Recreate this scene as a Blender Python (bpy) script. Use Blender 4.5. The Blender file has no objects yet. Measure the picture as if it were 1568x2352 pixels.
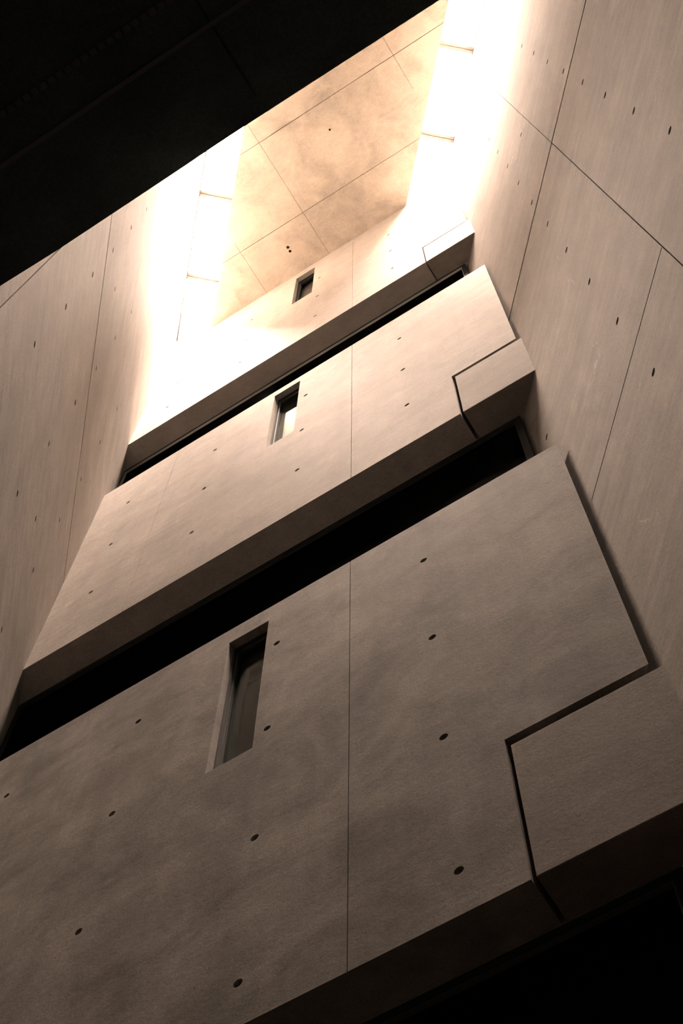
import bpy, bmesh, math
from mathutils import Vector, Matrix

# ------------------------------------------------------------------ units
K = 0.074            # one survey unit in metres
EYE = 1.6            # eye height above the floor, metres
TH = math.radians(-46.963)
US = Vector((math.cos(TH), math.sin(TH), 0))      # direction of both side walls (towards the viewer)
NL = Vector((-US.y, US.x, 0))                     # into the shaft from the left wall
NR = -NL                                          # into the shaft from the right wall
OL = Vector((-49.2, 30, 0))                       # where the left wall meets the panel plane
OR = Vector((-3.55, 30, 0))
TAN = -US.x / US.y                                # dx per -dy along a side wall
ZF = -EYE / K                                     # floor level in units

def W(x, y, z):
    return Vector((x * K, y * K, z * K + EYE))
def xl(y): return OL.x + (30 - y) * TAN
def xr(y): return OR.x + (30 - y) * TAN

sc = bpy.context.scene
col = sc.collection

# ------------------------------------------------------------------ materials
def nodes_of(name):
    m = bpy.data.materials.new(name); m.use_nodes = True
    nt = m.node_tree; nt.nodes.clear()
    out = nt.nodes.new('ShaderNodeOutputMaterial')
    return m, nt, out

def concrete(name, ca, cb, ang=0.0, streak=0.35, veins=0.0, blotch=0.5, seed=0.0, drip=0.25):
    m, nt, out = nodes_of(name)
    N = nt.nodes.new; L = nt.links.new
    b = N('ShaderNodeBsdfPrincipled'); b.inputs['Roughness'].default_value = 0.82
    b.inputs['Specular IOR Level'].default_value = 0.25
    L(b.outputs[0], out.inputs[0])
    tc = N('ShaderNodeTexCoord')
    rot = N('ShaderNodeVectorRotate'); rot.rotation_type = 'Z_AXIS'; rot.inputs['Angle'].default_value = ang
    L(tc.outputs['Object'], rot.inputs['Vector'])
    off = N('ShaderNodeVectorMath'); off.operation = 'ADD'; off.inputs[1].default_value = (seed, seed * 1.7, seed * .6)
    L(rot.outputs[0], off.inputs[0])
    base = off.outputs[0]
    def noise(scale, detail=4, rough=.55, stretch=None, dist=0.0):
        src = base
        if stretch:
            mp = N('ShaderNodeMapping'); mp.inputs['Scale'].default_value = stretch
            L(base, mp.inputs[0]); src = mp.outputs[0]
        n = N('ShaderNodeTexNoise'); n.inputs['Scale'].default_value = scale
        n.inputs['Detail'].default_value = detail; n.inputs['Roughness'].default_value = rough
        n.inputs['Distortion'].default_value = dist
        L(src, n.inputs['Vector']); return n.outputs['Fac']
    def rng(fac, a, bb, lo, hi):
        r = N('ShaderNodeMapRange'); r.inputs[1].default_value = a; r.inputs[2].default_value = bb
        r.inputs[3].default_value = lo; r.inputs[4].default_value = hi
        L(fac, r.inputs[0]); return r.outputs[0]
    def mul(x, y):
        n = N('ShaderNodeMath'); n.operation = 'MULTIPLY'
        for i, v in enumerate((x, y)):
            if isinstance(v, (int, float)): n.inputs[i].default_value = v
            else: L(v, n.inputs[i])
        return n.outputs[0]
    mix = N('ShaderNodeMix'); mix.data_type = 'RGBA'
    mix.inputs['A'].default_value = (*ca, 1); mix.inputs['B'].default_value = (*cb, 1)
    L(rng(noise(1.3, 5, .6, dist=.4), .3, .7, 0, 1), mix.inputs['Factor'])
    v = rng(noise(3.1, 5, .62, dist=.6), .38, .72, 1 + .10 * blotch, 1 - .22 * blotch)          # cement blotches
    v = mul(v, rng(noise(4.0, 7, .7, (.35, 1, 5.0)), .3, .7, 1 + .16 * streak, 1 - .20 * streak))    # shutter grain along the pour
    v = mul(v, rng(noise(7.0, 4, .6, (1.0, 1, .10)), .35, .75, 1 + .05 * drip, 1 - .20 * drip))  # upright drips
    v = mul(v, rng(noise(30.0, 3, .7, (.5, 1, 1.6)), .3, .7, 1.08, .92))
    v = mul(v, rng(noise(150.0, 2, .9), .3, .7, 1.22, .78))                                     # sand grain
    # air pits
    vo = N('ShaderNodeTexVoronoi'); vo.feature = 'F1'; vo.inputs['Scale'].default_value = 13.0
    L(base, vo.inputs['Vector'])
    pit = rng(vo.outputs['Distance'], .035, .06, 0, 1)
    msk = rng(noise(1.9, 2), .50, .56, 1, 0)
    mx = N('ShaderNodeMath'); mx.operation = 'MAXIMUM'; L(pit, mx.inputs[0]); L(msk, mx.inputs[1])
    v = mul(v, rng(mx.outputs[0], 0, 1, .45, 1))
    sc_ = N('ShaderNodeVectorMath'); sc_.operation = 'SCALE'
    L(mix.outputs['Result'], sc_.inputs[0]); L(v, sc_.inputs['Scale'])
    colr = sc_.outputs[0]
    if veins > 0:                                    # pale lime veins
        ve = N('ShaderNodeTexVoronoi'); ve.feature = 'DISTANCE_TO_EDGE'; ve.inputs['Scale'].default_value = 3.4
        wn = N('ShaderNodeTexNoise'); wn.inputs['Scale'].default_value = 5; wn.inputs['Detail'].default_value = 6
        L(base, wn.inputs['Vector'])
        wa = N('ShaderNodeVectorMath'); wa.operation = 'MULTIPLY_ADD'
        L(wn.outputs['Color'], wa.inputs[0]); wa.inputs[1].default_value = (.35, .35, .35); L(base, wa.inputs[2])
        L(wa.outputs[0], ve.inputs['Vector'])
        e = rng(ve.outputs['Distance'], .0, .014, 1, 0)
        e = mul(e, rng(noise(2.3, 3, .6), .60, .70, 0, veins))
        m2 = N('ShaderNodeMix'); m2.data_type = 'RGBA'
        L(e, m2.inputs['Factor']); L(colr, m2.inputs['A']); m2.inputs['B'].default_value = (.78, .72, .64, 1)
        colr = m2.outputs['Result']
    L(colr, b.inputs['Base Color'])
    bp = N('ShaderNodeBump'); bp.inputs['Strength'].default_value = .25; bp.inputs['Distance'].default_value = .004
    L(noise(60, 6, .7), bp.inputs['Height']); L(bp.outputs[0], b.inputs['Normal'])
    return m

def simple(name, c, rough=.5, metal=0.0, grain=0.06):
    m, nt, out = nodes_of(name)
    b = nt.nodes.new('ShaderNodeBsdfPrincipled'); nt.links.new(b.outputs[0], out.inputs[0])
    b.inputs['Roughness'].default_value = rough; b.inputs['Metallic'].default_value = metal
    n = nt.nodes.new('ShaderNodeTexNoise'); n.inputs['Scale'].default_value = 40
    tc = nt.nodes.new('ShaderNodeTexCoord'); nt.links.new(tc.outputs['Object'], n.inputs['Vector'])
    mx = nt.nodes.new('ShaderNodeMix'); mx.data_type = 'RGBA'
    mx.inputs['A'].default_value = (*[v * (1 - grain) for v in c], 1)
    mx.inputs['B'].default_value = (*[min(1, v * (1 + grain)) for v in c], 1)
    nt.links.new(n.outputs['Fac'], mx.inputs['Factor']); nt.links.new(mx.outputs['Result'], b.inputs['Base Color'])
    return m

def glass(name, tint, refl=.06, rough=.02):
    m, nt, out = nodes_of(name)
    t = nt.nodes.new('ShaderNodeBsdfTransparent'); t.inputs[0].default_value = (*tint, 1)
    g = nt.nodes.new('ShaderNodeBsdfGlossy'); g.inputs['Roughness'].default_value = rough
    fr = nt.nodes.new('ShaderNodeFresnel'); fr.inputs[0].default_value = 1.45
    mm = nt.nodes.new('ShaderNodeMath'); mm.operation = 'MULTIPLY'; mm.inputs[1].default_value = refl / .04
    mn = nt.nodes.new('ShaderNodeMath'); mn.operation = 'MINIMUM'; mn.inputs[1].default_value = 1
    nt.links.new(fr.outputs[0], mm.inputs[0]); nt.links.new(mm.outputs[0], mn.inputs[0])
    x = nt.nodes.new('ShaderNodeMixShader')
    nt.links.new(mn.outputs[0], x.inputs[0]); nt.links.new(t.outputs[0], x.inputs[1]); nt.links.new(g.outputs[0], x.inputs[2])
    nt.links.new(x.outputs[0], out.inputs[0]); return m

def lamp_mat(name, c, s):
    m, nt, out = nodes_of(name)
    e = nt.nodes.new('ShaderNodeEmission'); e.inputs[0].default_value = (*c, 1); e.inputs[1].default_value = s
    nt.links.new(e.outputs[0], out.inputs[0]); return m

CA, CB = (.395, .362, .332), (.325, .296, .270)
SA, SB = (.385, .352, .322), (.31, .284, .26)     # the two side walls are cast in a slightly browner mix
AN = -TH
M_front = [concrete('front_concrete_low_shaded', (.325, .303, .281), (.245, .229, .214), 0, .35, 0, 1.7, 3.1, .9),  # greyer low panel, its colour also darkened for shade at the shaft foot
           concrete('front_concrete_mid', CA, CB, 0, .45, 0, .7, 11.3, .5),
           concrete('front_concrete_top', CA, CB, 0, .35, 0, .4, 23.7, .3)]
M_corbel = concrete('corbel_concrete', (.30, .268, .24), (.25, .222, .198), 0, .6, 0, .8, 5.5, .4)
M_left = concrete('left_wall_concrete', (.43, .394, .36), (.35, .32, .292), AN, .75, 0, .5, 7.9, .2)
M_right = concrete('right_wall_concrete', SA, SB, AN, .85, .8, .8, 17.2, .3)
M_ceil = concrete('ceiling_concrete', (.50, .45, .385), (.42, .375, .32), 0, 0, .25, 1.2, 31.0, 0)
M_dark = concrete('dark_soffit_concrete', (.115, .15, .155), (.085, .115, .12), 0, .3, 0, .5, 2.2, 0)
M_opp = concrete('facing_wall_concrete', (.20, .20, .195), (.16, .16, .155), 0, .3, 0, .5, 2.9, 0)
M_joint = simple('joint_dirt', (.24, .20, .155), .95)
M_slot = simple('tie_hole_mortar', (.10, .085, .07), .95)
M_frame = simple('black_window_frame', (.014, .017, .017), .75)
M_bead = simple('dull_grey_bead', (.09, .095, .09), .6)
M_alu = simple('brushed_aluminium', (.62, .64, .62), .3, .6)
M_pane = glass('slot_window_glass', (.80, .86, .82), .03)
M_rib = glass('dark_ribbon_glass', (.10, .12, .11), .0006)
M_sky = glass('skylight_glass', (.93, .93, .93), .04)
M_skyf = simple('grey_skylight_bars', (.095, .086, .08), .7)
M_floor = simple('dark_stone_floor', (.06, .055, .05), .5)
M_plaster = simple('interior_plaster', (.42, .40, .36), .9)
M_drk = simple('black_room_mask', (.012, .014, .014), .7)

# ------------------------------------------------------------------ mesh helpers
def mesh_obj(name, verts, faces, mat, parent=None):
    me = bpy.data.meshes.new(name)
    me.from_pydata([tuple(v) for v in verts], [], faces)
    bm = bmesh.new(); bm.from_mesh(me); bmesh.ops.recalc_face_normals(bm, faces=bm.faces); bm.to_mesh(me); bm.free()
    if mat: me.materials.append(mat)
    o = bpy.data.objects.new(name, me); col.objects.link(o)
    if parent: o.parent = parent
    return o

class MB:
    """collects boxes into one mesh"""
    def __init__(s): s.v = []; s.f = []
    def hexa(s, c):   # 8 corners, bottom ring then top ring
        n = len(s.v); s.v += [W(*p) for p in c]
        s.f += [[n + i for i in q] for q in ((0, 3, 2, 1), (4, 5, 6, 7), (0, 1, 5, 4), (1, 2, 6, 5), (2, 3, 7, 6), (3, 0, 4, 7))]
    def box(s, x0, x1, y0, y1, z0, z1):
        s.hexa([(x0, y0, z0), (x1, y0, z0), (x1, y1, z0), (x0, y1, z0), (x0, y0, z1), (x1, y0, z1), (x1, y1, z1), (x0, y1, z1)])
    def wbox(s, O, Nn, s0, s1, n0, n1, z0, z1):
        c = []
        for z in (z0, z1):
            for a, b in ((s0, n0), (s1, n0), (s1, n1), (s0, n1)):
                p = O + US * a + Nn * b; c.append((p.x, p.y, z))
        s.hexa(c)
    def slab(s, y0, y1, z0, z1, over=.3):
        c = []
        for z in (z0, z1):
            c += [(xl(y0) - over, y0, z), (xr(y0) + over, y0, z), (xr(y1) + over, y1, z), (xl(y1) - over, y1, z)]
        s.hexa(c)
    def cyl(s, p, ax, r, d, seg=16):
        """closed cylinder from point p along -ax by d, starting .3 outside"""
        ax = ax.normalized(); up = Vector((0, 0, 1)); sd = ax.cross(up).normalized()
        n = len(s.v)
        for k in (.3, -d):
            for i in range(seg):
                t = 2 * math.pi * i / seg
                q = p + ax * k + sd * (r * math.cos(t)) + up * (r * math.sin(t)); s.v.append(W(*q))
        s.f += [[n + i for i in range(seg)], [n + seg + i for i in reversed(range(seg))]]
        s.f += [[n + i, n + (i + 1) % seg, n + seg + (i + 1) % seg, n + seg + i] for i in range(seg)]
    def prism(s, front, back):
        """front and back polygons (same count) joined"""
        n = len(s.v); k = len(front); s.v += [W(*p) for p in front] + [W(*p) for p in back]
        s.f += [list(range(n, n + k)), list(range(n + 2 * k - 1, n + k - 1, -1))]
        s.f += [[n + i, n + (i + 1) % k, n + k + (i + 1) % k, n + k + i] for i in range(k)]
    def build(s, name, mat, parent=None): return mesh_obj(name, s.v, s.f, mat, parent)

def cut(o, cutters):
    for mb in cutters:
        if not mb.v: continue
        c = mb.build('cutter', None)
        md = o.modifiers.new('b', 'BOOLEAN'); md.operation = 'DIFFERENCE'; md.solver = 'EXACT'; md.object = c
        dg = bpy.context.evaluated_depsgraph_get(); dg.update()
        me = bpy.data.meshes.new_from_object(o.evaluated_get(dg))
        o.modifiers.clear(); old = o.data; o.data = me; me.name = old.name
        bpy.data.meshes.remove(old); cm = c.data; bpy.data.objects.remove(c); bpy.data.meshes.remove(cm)

def tag(o, label=None, cat=None, group=None, kind=None):
    if label: o['label'] = label
    if cat: o['category'] = cat
    if group: o['group'] = group
    if kind: o['kind'] = kind
    return o

def empty(name, p):
    o = bpy.data.objects.new(name, None); col.objects.link(o); o.location = W(*p); o.empty_display_size = .1; return o
def adopt(root, kids):
    bpy.context.view_layer.update()
    for k in kids:
        k.parent = root; k.matrix_parent_inverse = root.matrix_world.inverted()

def plugs(parent, pts, ax, r, seg=16):
    """the recessed mortar plug at the bottom of each tie hole"""
    for p in pts:
        ax_ = ax.normalized(); up = Vector((0, 0, 1)); sd = ax_.cross(up).normalized()
        v = []; f = []
        rings = ((.97, -.42), (.97, -.26), (.70, -.32), (.25, -.37))
        for rr, k in rings:
            for i in range(seg):
                t = 2 * math.pi * i / seg
                v.append(W(*(p + ax_ * k + sd * (r * rr * math.cos(t)) + up * (r * rr * math.sin(t)))))
        f.append([i for i in range(seg)])
        for a in range(3):
            f += [[a * seg + i, a * seg + (i + 1) % seg, (a + 1) * seg + (i + 1) % seg, (a + 1) * seg + i] for i in range(seg)]
        f.append([3 * seg + i for i in range(seg)])
        mesh_obj('tie_hole_plug', v, f, M_slot, parent)

# ------------------------------------------------------------------ side walls
R_HOLE = .23
def side_wall(name, O, Nn, mat, holes, hj, vj, s0, s1, label):
    mb = MB(); mb.wbox(O, Nn, s0, s1, -4, 0, ZF, 206)
    o = mb.build(name, mat)
    h = MB()
    for a, b, z, w in hj: h.wbox(O, Nn, a, b, -.28, .3, z - w / 2, z + w / 2)
    v = MB()
    for s, a, b, w in vj: v.wbox(O, Nn, s - w / 2, s + w / 2, -.2, .3, a, b)
    t = MB(); pts = []
    for s, z in holes:
        p = O + US * s; p.z = z; pts.append(p); t.cyl(p, Nn, R_HOLE, .45)
    cut(o, [h, v, t])
    plugs(o, pts, Nn, R_HOLE)
    return tag(o, label, 'wall', kind='structure')

LH = [(9.1, 86.2), (9.1, 96.3), (9.1, 106.4), (9.15, 116.0), (9.2, 126.0), (9.4, 135.9),
      (19.25, 86.2), (19.25, 96.4), (19.2, 106.8), (19.3, 116.4), (19.4, 126.5), (19.4, 136.6),
      (29.5, 86.2), (29.5, 96.5), (29.5, 107.3), (29.5, 117.0), (29.6, 127.2), (29.6, 137.2),
      (14.0, 94.6), (25.1, 121.7)]
RH = [(8.7, 66.4), (8.76, 76.6), (8.8, 86.7), (8.8, 96.9), (8.8, 107.1), (8.8, 117.3), (8.9, 127.6), (9.0, 137.6), (9.1, 147.6), (9.15, 157.8),
      (19.25, 76.4), (19.25, 86.7), (19.25, 97.0), (19.3, 107.0), (19.35, 117.2), (19.4, 127.4), (19.5, 137.6), (19.6, 147.7), (19.7, 158.0),
      (-1.8, 87.4), (12.5, 133.3)]
side_wall('wall_left', OL, NL, M_left, LH,
          [(-45, 95, 113.6, .26)], [(34.65, 60, 113.4, .09)], -45, 95,
          'pale concrete side wall at the left with thin joints and rows of tie holes')
side_wall('wall_right', OR, NR, M_right, RH,
          [(-45, 95, 114.5, .38), (-.1, 13.94, 71.4, .14)], [(14.0, 50, 114.3, .07), (14.0, 114.7, 175, .05)], -45, 95,
          'concrete side wall at the right with pale veins, joints and tie holes')

# ------------------------------------------------------------------ spandrel panels, corbels, slot windows, ribbon windows
T = 2.35
def panel(name, mat, zb, zt, xe, xs, zs, joints, hx, hz, win, label):
    """xe right end, xs / zs notch, win (z0, z1)"""
    yb = 30 + T; dx = T * TAN
    lft = xl(30) - .15
    fr = [(lft, 30, zb), (xs, 30, zb), (xs, 30, zs), (xe, 30, zs), (xe, 30, zt), (lft, 30, zt)]
    bk = [(lft - dx, yb, zb), (xs, yb, zb), (xs, yb, zs), (xe - dx, yb, zs), (xe - dx, yb, zt), (lft - dx, yb, zt)]
    mb = MB(); mb.prism(fr, bk); o = mb.build(name, mat)
    g = MB(); g.box(-28.1, -25.1, 29, 33, *win)
    j = MB()
    for x, w in joints: j.box(x - w / 2, x + w / 2, 29.5, 30.14, zb - 1, zt + 1)
    h = MB(); pts = []
    for x in hx:
        for z in hz:
            if zb + .6 < z < zt - .6:
                p = Vector((x, 30, z)); pts.append(p); h.cyl(p, Vector((0, -1, 0)), R_HOLE, .45)
    cut(o, [g, j, h])
    plugs(o, pts, Vector((0, -1, 0)), R_HOLE)
    return tag(o, label, 'wall panel', 'notched concrete gallery panels stacked up the end wall')

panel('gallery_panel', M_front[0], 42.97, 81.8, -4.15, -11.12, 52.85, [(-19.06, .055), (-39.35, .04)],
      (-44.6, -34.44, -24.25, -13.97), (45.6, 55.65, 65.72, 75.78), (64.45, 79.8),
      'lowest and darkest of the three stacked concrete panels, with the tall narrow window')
panel('gallery_panel', M_front[1], 97.25, 135.5, -3.95, -9.75, 107.0, [(-19.06, .05), (-39.79, .04)],
      (-44.7, -34.5, -24.2, -13.87), (106.55, 116.85, 127.4), (117.95, 133.9),
      'middle concrete panel between the two dark ribbon openings')
panel('gallery_panel', M_front[2], 151.8, 200.0, -3.9, -9.75, 160.1, [(-19.06, .04), (-39.2, .03)],
      (-44.85, -34.58, -24.15, -13.72), (158.95, 169.2, 179.8), (173.6, 188.9),
      'topmost and brightest concrete panel, just under the ceiling and skylights')

def corbel(zb, zt, x0, label):
    yb = 30 + T
    fr = [(x0, 30, zb), (xr(30) + .3, 30, zb), (xr(30) + .3, 30, zt), (x0, 30, zt)]
    bk = [(x0, yb, zb), (xr(yb) + .3, yb, zb), (xr(yb) + .3, yb, zt), (x0, yb, zt)]
    mb = MB(); mb.prism(fr, bk); o = mb.build('concrete_corbel', M_corbel)
    bv = o.modifiers.new('bev', 'BEVEL'); bv.width = .0035; bv.segments = 2
    return tag(o, label, 'corbel', 'concrete corbels under the notched panel ends')
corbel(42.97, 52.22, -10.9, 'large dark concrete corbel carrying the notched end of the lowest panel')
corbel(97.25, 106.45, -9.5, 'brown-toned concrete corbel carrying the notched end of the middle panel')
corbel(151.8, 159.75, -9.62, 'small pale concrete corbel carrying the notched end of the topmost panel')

def ring(x0, x1, z0, z1, w, y0, y1, name, mat, parent=None, bottom=True):
    mb = MB()
    mb.box(x0, x0 + w, y0, y1, z0, z1); mb.box(x1 - w, x1, y0, y1, z0, z1)
    mb.box(x0 + w, x1 - w, y0, y1, z1 - w, z1)
    if bottom: mb.box(x0 + w, x1 - w, y0, y1, z0, z0 + w)
    return mb.build(name, mat, parent)

def slot_window(n, z0, z1, label, bead):
    r = empty('window_%d' % n, (-26.6, 30.9, z0))
    x0, x1 = -28.1, -25.1
    kids = [ring(x0, x1, z0, z1, .10, 30.55, 30.80, 'frame', M_frame),
            ring(x0, x1, z0, z1, .16, 30.80, 30.84, 'glazing_bead', bead),
            ring(x0, x1, z0, z1, .20, 30.84, 31.22, 'sash', M_frame),
            ring(x0, x1, z0, z1, .26, 31.22, 31.25, 'inner_bead', bead)]
    mb = MB(); mb.box(x0 + .12, x1 - .12, 31.02, 31.07, z0 + .12, z1 - .12); kids.append(mb.build('pane', M_pane))
    adopt(r, kids); return tag(r, label, 'window', kind='structure')
slot_window(1, 64.45, 79.8, 'tall narrow slot window in the lowest concrete panel', M_bead)
slot_window(2, 117.95, 133.9, 'narrow slot window with a bright lower corner in the middle panel', M_alu)
slot_window(3, 173.6, 188.9, 'small slot window high in the topmost panel under the ceiling', M_bead)

def ribbon(n, z0, z1, label, bead, deep):
    y0 = 30 + T + .02
    a, b = xl(y0 + .35) + .05, xr(y0 + .35) - .1
    r = empty('window_%d' % n, ((a + b) / 2, y0, z0))
    kids = [ring(a, b, z0, z1, .45, y0, y0 + .22, 'frame', M_frame),
            ring(a + .45, b - .45, z0, z1 - .45, .10, y0 + .04, y0 + .26, 'glazing_bead', bead)]
    mb = MB(); mb.box(a + .5, b - .5, y0 + .28, y0 + .33, z0 + .5, z1 - .5); kids.append(mb.build('pane', M_rib))
    mb = MB(); mb.slab(y0 + .45, y0 + deep, z1 - .6, z1 - .02, -.05); kids.append(mb.build('dark_room_mask', M_drk))  # black sheet added under the room ceiling to keep the glass dark
    adopt(r, kids); return tag(r, label, 'window', kind='structure')
ribbon(4, ZF, 42.97, 'black glazed wall below the lowest panel at the bottom right', M_bead, 26)
ribbon(5, 78.5, 97.25, 'wide black ribbon window between the lowest and the middle panel', M_frame, 5.2)
ribbon(6, 132.0, 151.8, 'narrow dark ribbon window with a thin metal line under the topmost panel', M_alu, 3.6)

# ------------------------------------------------------------------ slabs, ceiling, rooms behind
def slab(name, y0, y1, z0, z1, mat, label, over=.3):
    mb = MB(); mb.slab(y0, y1, z0, z1, over); return tag(mb.build(name, mat), label, name.split('_')[0], kind='structure')
slab('floor', -36, 62, ZF - 4, ZF, M_floor, 'dark floor at the foot of the shaft', 4)
slab('ceiling_room', 30 + T, 60, 42.97, 49, M_plaster, 'slab behind the lowest panel')
slab('ceiling_room', 30 + T, 60, 97.25, 103, M_plaster, 'slab behind the middle panel')
slab('ceiling_room', 30 + T, 60, 151.8, 158, M_plaster, 'slab behind the topmost panel')
slab('ceiling_room', 30, 64, 200, 205, M_plaster, 'roof slab over the gallery behind the topmost panel', 4)
slab('wall_back', 60, 63, ZF, 200, M_plaster, 'far wall of the galleries behind the panels', 2)
slab('wall_rear', -36, -33, ZF, 43, M_floor, 'wall behind the viewer at ground level', 2)

# main ceiling between the two skylights
def strip(off_l, off_r, y0, y1, z0, z1, mb):
    """plan strip parallel to the side walls; offsets are x on the panel plane"""
    c = []
    for z in (z0, z1):
        for x, y in ((off_l, y0), (off_r, y0), (off_r, y1), (off_l, y1)):
            c.append((x + (30 - y) * TAN, y, z))
    mb.hexa(c)
mb = MB(); strip(-42.37, -10.58, 1.5, 30.6, 192, 199.5, mb)
ceil = mb.build('ceiling', M_ceil)
a_ = MB(); a_.box(-34, 12, 12.47, 12.55, 191.5, 192.14); a_.box(-42, 6, 23.3, 23.37, 191.5, 192.12)
b_ = MB(); b_.box(-22.9, -22.84, 9, 31, 191.5, 192.12); b_.box(-2.0, -1.93, 5, 17.5, 191.5, 192.12); b_.box(-33.1, -33.05, 22, 31, 191.5, 192.1)
c_ = MB()
for x, y, r in ((-27.18, 26.23, .22), (-27.22, 26.83, .2), (-13.99, 16.07, .14)):
    seg = 14; n = len(c_.v)
    for z in (191.7, 192.5):
        for i in range(seg):
            t = 2 * math.pi * i / seg; c_.v.append(W(x + r * math.cos(t), y + r * math.sin(t), z))
    c_.f += [[n + i for i in range(seg)], [n + seg + i for i in reversed(range(seg))]]
    c_.f += [[n + i, n + (i + 1) % seg, n + seg + (i + 1) % seg, n + seg + i] for i in range(seg)]
cut(ceil, [a_, b_, c_])
ceil.data.materials.append(M_joint)
for p in ceil.data.polygons:                       # dirt sits in the joints and fixing holes
    if 192 + .02 < (p.center.z - EYE) / K < 192.8 and p.area < .2: p.material_index = 1
tag(ceil, 'skewed tan concrete ceiling with fine joints between two skylights', 'ceiling', kind='structure')

# ------------------------------------------------------------------ skylights
def skylight(O, d_in, d_out, wall_in, s0, s1, ms, label):
    """glazing 6 units up a shallow shaft; distances are measured square to the side wall, in the left-wall normal NL"""
    r = empty('skylight', ((O + US * ((s0 + s1) / 2)).x, (O + US * ((s0 + s1) / 2)).y, 198))
    kids = []
    lo, hi = min(d_in, wall_in), max(d_in, wall_in)
    mb = MB(); strip(O.x + lo / NL.x, O.x + hi / NL.x, 2.3, 29.95, 198.35, 198.45, mb); kids.append(mb.build('pane', M_sky))
    mb = MB(); strip(O.x + (d_out - .07) / NL.x, O.x + (d_out + .07) / NL.x, 2.3, 29.95, 197.9, 198.33, mb); kids.append(mb.build('edge_bar', M_skyf))
    a, b = min(d_in, d_out), max(d_in, d_out)
    for m in ms:
        mb = MB(); mb.wbox(O, NL, m - .42, m - .06, a, b, 197.9, 198.33); mb.wbox(O, NL, m + .06, m + .42, a, b, 197.9, 198.33)
        mb.wbox(O, NL, m - .06, m + .06, a, b, 198.0, 198.33); kids.append(mb.build('glazing_bar', M_skyf))
    adopt(r, kids)
    return tag(r, label, 'skylight', 'long glass skylights beside the ceiling slab')
iL = (Vector((-42.37, 30, 0)) - OL).dot(NL); iR = (Vector((-10.58, 30, 0)) - OR).dot(NL)
skylight(OL, iL - .02, .10, .02, .0, 38, (9.93, 21.73, 33.5), 'blown-out white strip skylight along the left wall')
skylight(OR, iR + .02, -.16, -.02, .0, 38, (4.29, 16.15, 28.0), 'blown-out white strip skylight along the right wall')

# ------------------------------------------------------------------ overhang above the viewer and the wall it carries
root = empty('overhead_gallery_slab', (0, -10, 43))
edge = [(-24, 2.02), (-14.3, 2.15), (-12.2, 2.195), (-5.2, 2.17), (-2.05, 2.19), (1.5, 2.215), (23, 2.2)]
lo_ = [(x, y, 43.0) for x, y in edge] + [(xr(-34), -34, 43.0), (xl(-34), -34, 43.0)]
hi_ = [(x, y, 50.0) for x, y, z in lo_]
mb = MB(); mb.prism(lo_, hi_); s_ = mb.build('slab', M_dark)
a_ = MB()
for x in (-16.9, -4.45, 8.0): a_.box(x - .04, x + .04, -30, 1.6, 42.9, 43.08)
cut(s_, [a_])
mb = MB(); mb.box(-24, 22, -.80, -.66, 42.93, 43.02); st1 = mb.build('cover_strip', simple('dull_grey_strip', (.17, .18, .18), .6))
mb = MB()
for i in range(150):
    x = -22 + i * .3; mb.box(x, x + .2, -2.02, -1.84, 42.92, 43.02)
st2 = mb.build('ribbed_strip', simple('dull_ribbed_strip', (.16, .155, .14), .6))
adopt(root, [s_, st1, st2])
tag(root, 'almost black concrete slab overhanging the viewer at the top left', 'ceiling slab')
mb = MB()
c = []
for z in (50, 205):
    c += [(xl(2.2) - .3, 2.2, z), (xr(2.2) + .3, 2.2, z), (xr(-2) + .3, -2, z), (xl(-2) - .3, -2, z)]
mb.hexa(c)
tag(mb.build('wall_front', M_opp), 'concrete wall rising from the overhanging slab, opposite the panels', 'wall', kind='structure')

# ------------------------------------------------------------------ lamps in the rooms behind the slot windows
def fixture(x0, x1, y0, y1, z, mat, label):
    r = empty('ceiling_light', ((x0 + x1) / 2, (y0 + y1) / 2, z))
    mb = MB(); mb.box(x0, x1, y0, y1, z - .30, z - .12); a = mb.build('diffuser', mat)
    b = ring2(x0, x1, y0, y1, z)
    adopt(r, [a, b]); return tag(r, label, 'ceiling light')
def ring2(x0, x1, y0, y1, z):
    mb = MB(); w = .2
    mb.box(x0 - w, x0, y0 - w, y1 + w, z - .35, z - .01); mb.box(x1, x1 + w, y0 - w, y1 + w, z - .35, z - .01)
    mb.box(x0, x1, y0 - w, y0, z - .35, z - .01); mb.box(x0, x1, y1, y1 + w, z - .35, z - .01)
    return mb.build('housing', M_alu)
fixture(-38, -29.2, 36.25, 41, 151.8, lamp_mat('warm_white_diffuser', (1, .86, .74), 1.1),
        'lit ceiling light seen through the slot window of the middle panel')
fixture(-40, -34, 50, 56, 97.25, lamp_mat('dim_added_lamp', (.85, 1, .88), .55), 'dim unseen lamp added in the room behind the lowest panel')  # out of view, added to give the lowest slot window a dim glow
fixture(-30, -20, 40, 46, 200, lamp_mat('warm_added_lamp', (1, .8, .6), 1.6), 'unseen lamp added to brighten the room behind the topmost panel')  # unseen source, added to brighten the ceiling behind the top slot window

# ------------------------------------------------------------------ daylight: sky through the skylights
w = bpy.data.worlds.new('sky'); sc.world = w; w.use_nodes = True
bg = w.node_tree.nodes['Background']; bg.inputs[0].default_value = (1, .755, .60, 1)
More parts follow.
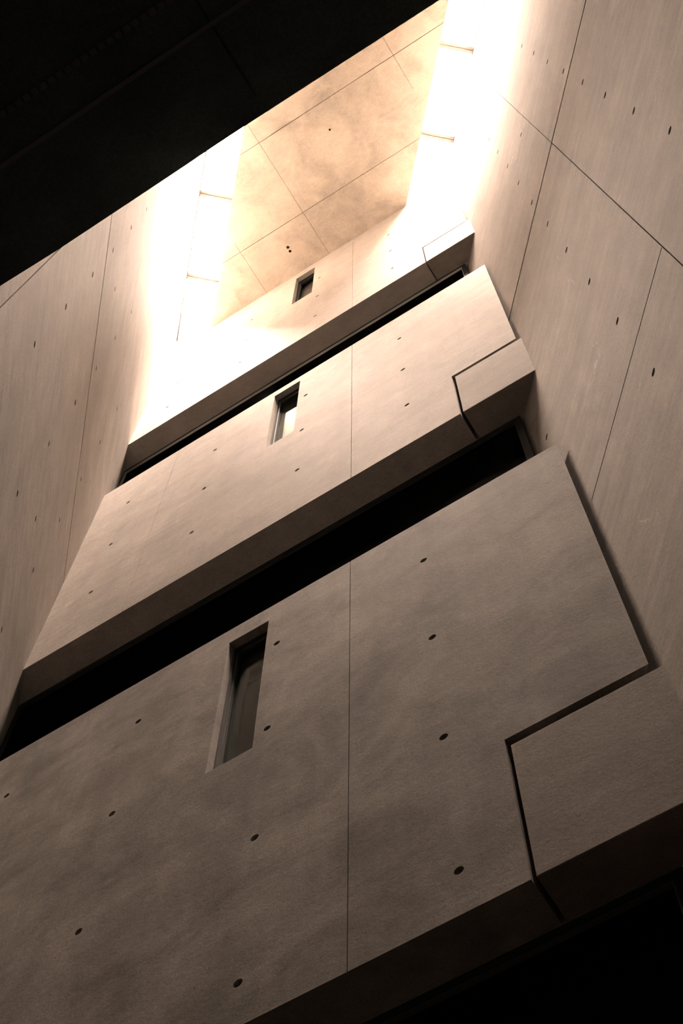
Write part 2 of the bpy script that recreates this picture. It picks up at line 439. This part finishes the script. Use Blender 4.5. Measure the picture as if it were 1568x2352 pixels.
# deep zenith, brightest ring around it, dimmer low down; invented to steer the falloff
nt = w.node_tree; tcw = nt.nodes.new('ShaderNodeTexCoord'); sx = nt.nodes.new('ShaderNodeSeparateXYZ')
nt.links.new(tcw.outputs['Generated'], sx.inputs[0])
def wm(op, a, b=None):
    n = nt.nodes.new('ShaderNodeMath'); n.operation = op
    for i, v in enumerate((a, b)):
        if v is None: continue
        if isinstance(v, (int, float)): n.inputs[i].default_value = v
        else: nt.links.new(v, n.inputs[i])
    return n.outputs[0]
sin_t = wm('SQRT', wm('MAXIMUM', wm('SUBTRACT', 1.0, wm('MULTIPLY', sx.outputs['Z'], sx.outputs['Z'])), 0.0))
SKY = 1460
rp = nt.nodes.new('ShaderNodeValToRGB'); nt.links.new(sin_t, rp.inputs[0])
stops = ((0, .02), (.10, .10), (.16, .34), (.22, .74), (.31, 1.0), (.42, .88), (.54, .62), (.68, .42), (1.0, .30))
el = rp.color_ramp.elements
while len(el) < len(stops): el.new(.5)
for e, (p, v) in zip(el, stops): e.position = p; e.color = (v, v, v, 1)
nt.links.new(wm('MULTIPLY', rp.outputs[0], SKY), bg.inputs[1])
for lx in (-45.8, -7.1):
    ld = bpy.data.lights.new('skylight_portal', 'AREA'); ld.shape = 'RECTANGLE'
    ld.size = 46 * K; ld.size_y = 5.2 * K; ld.cycles.is_portal = True
    lo = bpy.data.objects.new('skylight_portal', ld); col.objects.link(lo)
    lo.location = W(lx + 14 * TAN, 16, 201); lo.rotation_euler = (0, 0, TH)

# ------------------------------------------------------------------ thin scatter volume added to imitate lens bloom round the skylights
vm, vnt, vo_ = nodes_of('thin_bloom_volume')
vs = vnt.nodes.new('ShaderNodeVolumeScatter'); vs.inputs['Density'].default_value = .0002; vs.inputs['Anisotropy'].default_value = .975
vnt.links.new(vs.outputs[0], vo_.inputs['Volume'])
prof = [(-30, -15), (29.9, -15), (29.9, 191.8), (2.35, 191.8), (2.35, 42.8), (-30, 42.8)]
mb = MB(); mb.prism([(xl(y) + .1, y, z) for y, z in prof], [(xr(y) - .1, y, z) for y, z in prof]); hz = mb.build('bloom_volume', vm)
tag(hz, 'thin scatter volume added in the shaft for lens bloom round the skylights', 'bloom_volume', kind='stuff')
# ------------------------------------------------------------------ camera
Rm = ((0.84680613, 0.53182412, 0.00908202), (-0.4921161, 0.78983132, -0.36604404), (-0.20184431, 0.30549893, 0.93055321))
cd = bpy.data.cameras.new('camera'); cam = bpy.data.objects.new('camera', cd); col.objects.link(cam)
rt, dn, fw = (Vector(r) for r in Rm)
m = Matrix((rt, -dn, -fw)).transposed().to_4x4(); m.translation = Vector((0, 0, EYE))
cam.matrix_world = m
cd.sensor_fit = 'VERTICAL'; cd.sensor_height = 36; cd.sensor_width = 24; cd.lens = 3228.1257 / 2352 * 36
cd.clip_start = .05; cd.clip_end = 200
sc.camera = cam
sc.view_settings.view_transform = 'Standard'; sc.view_settings.look = 'None'
sc.view_settings.gamma = 1; sc.view_settings.use_curve_mapping = False
sc.view_settings.exposure = 0.0
sc.cycles.max_bounces = 6; sc.cycles.diffuse_bounces = 5; sc.cycles.volume_bounces = 0; sc.cycles.adaptive_min_samples = 16; sc.cycles.glossy_bounces = 2; sc.cycles.caustics_reflective = False; sc.cycles.caustics_refractive = False; sc.cycles.use_adaptive_sampling = True; sc.cycles.adaptive_threshold = .12; sc.cycles.transparent_max_bounces = 8
sc.cycles.sample_clamp_indirect = 0
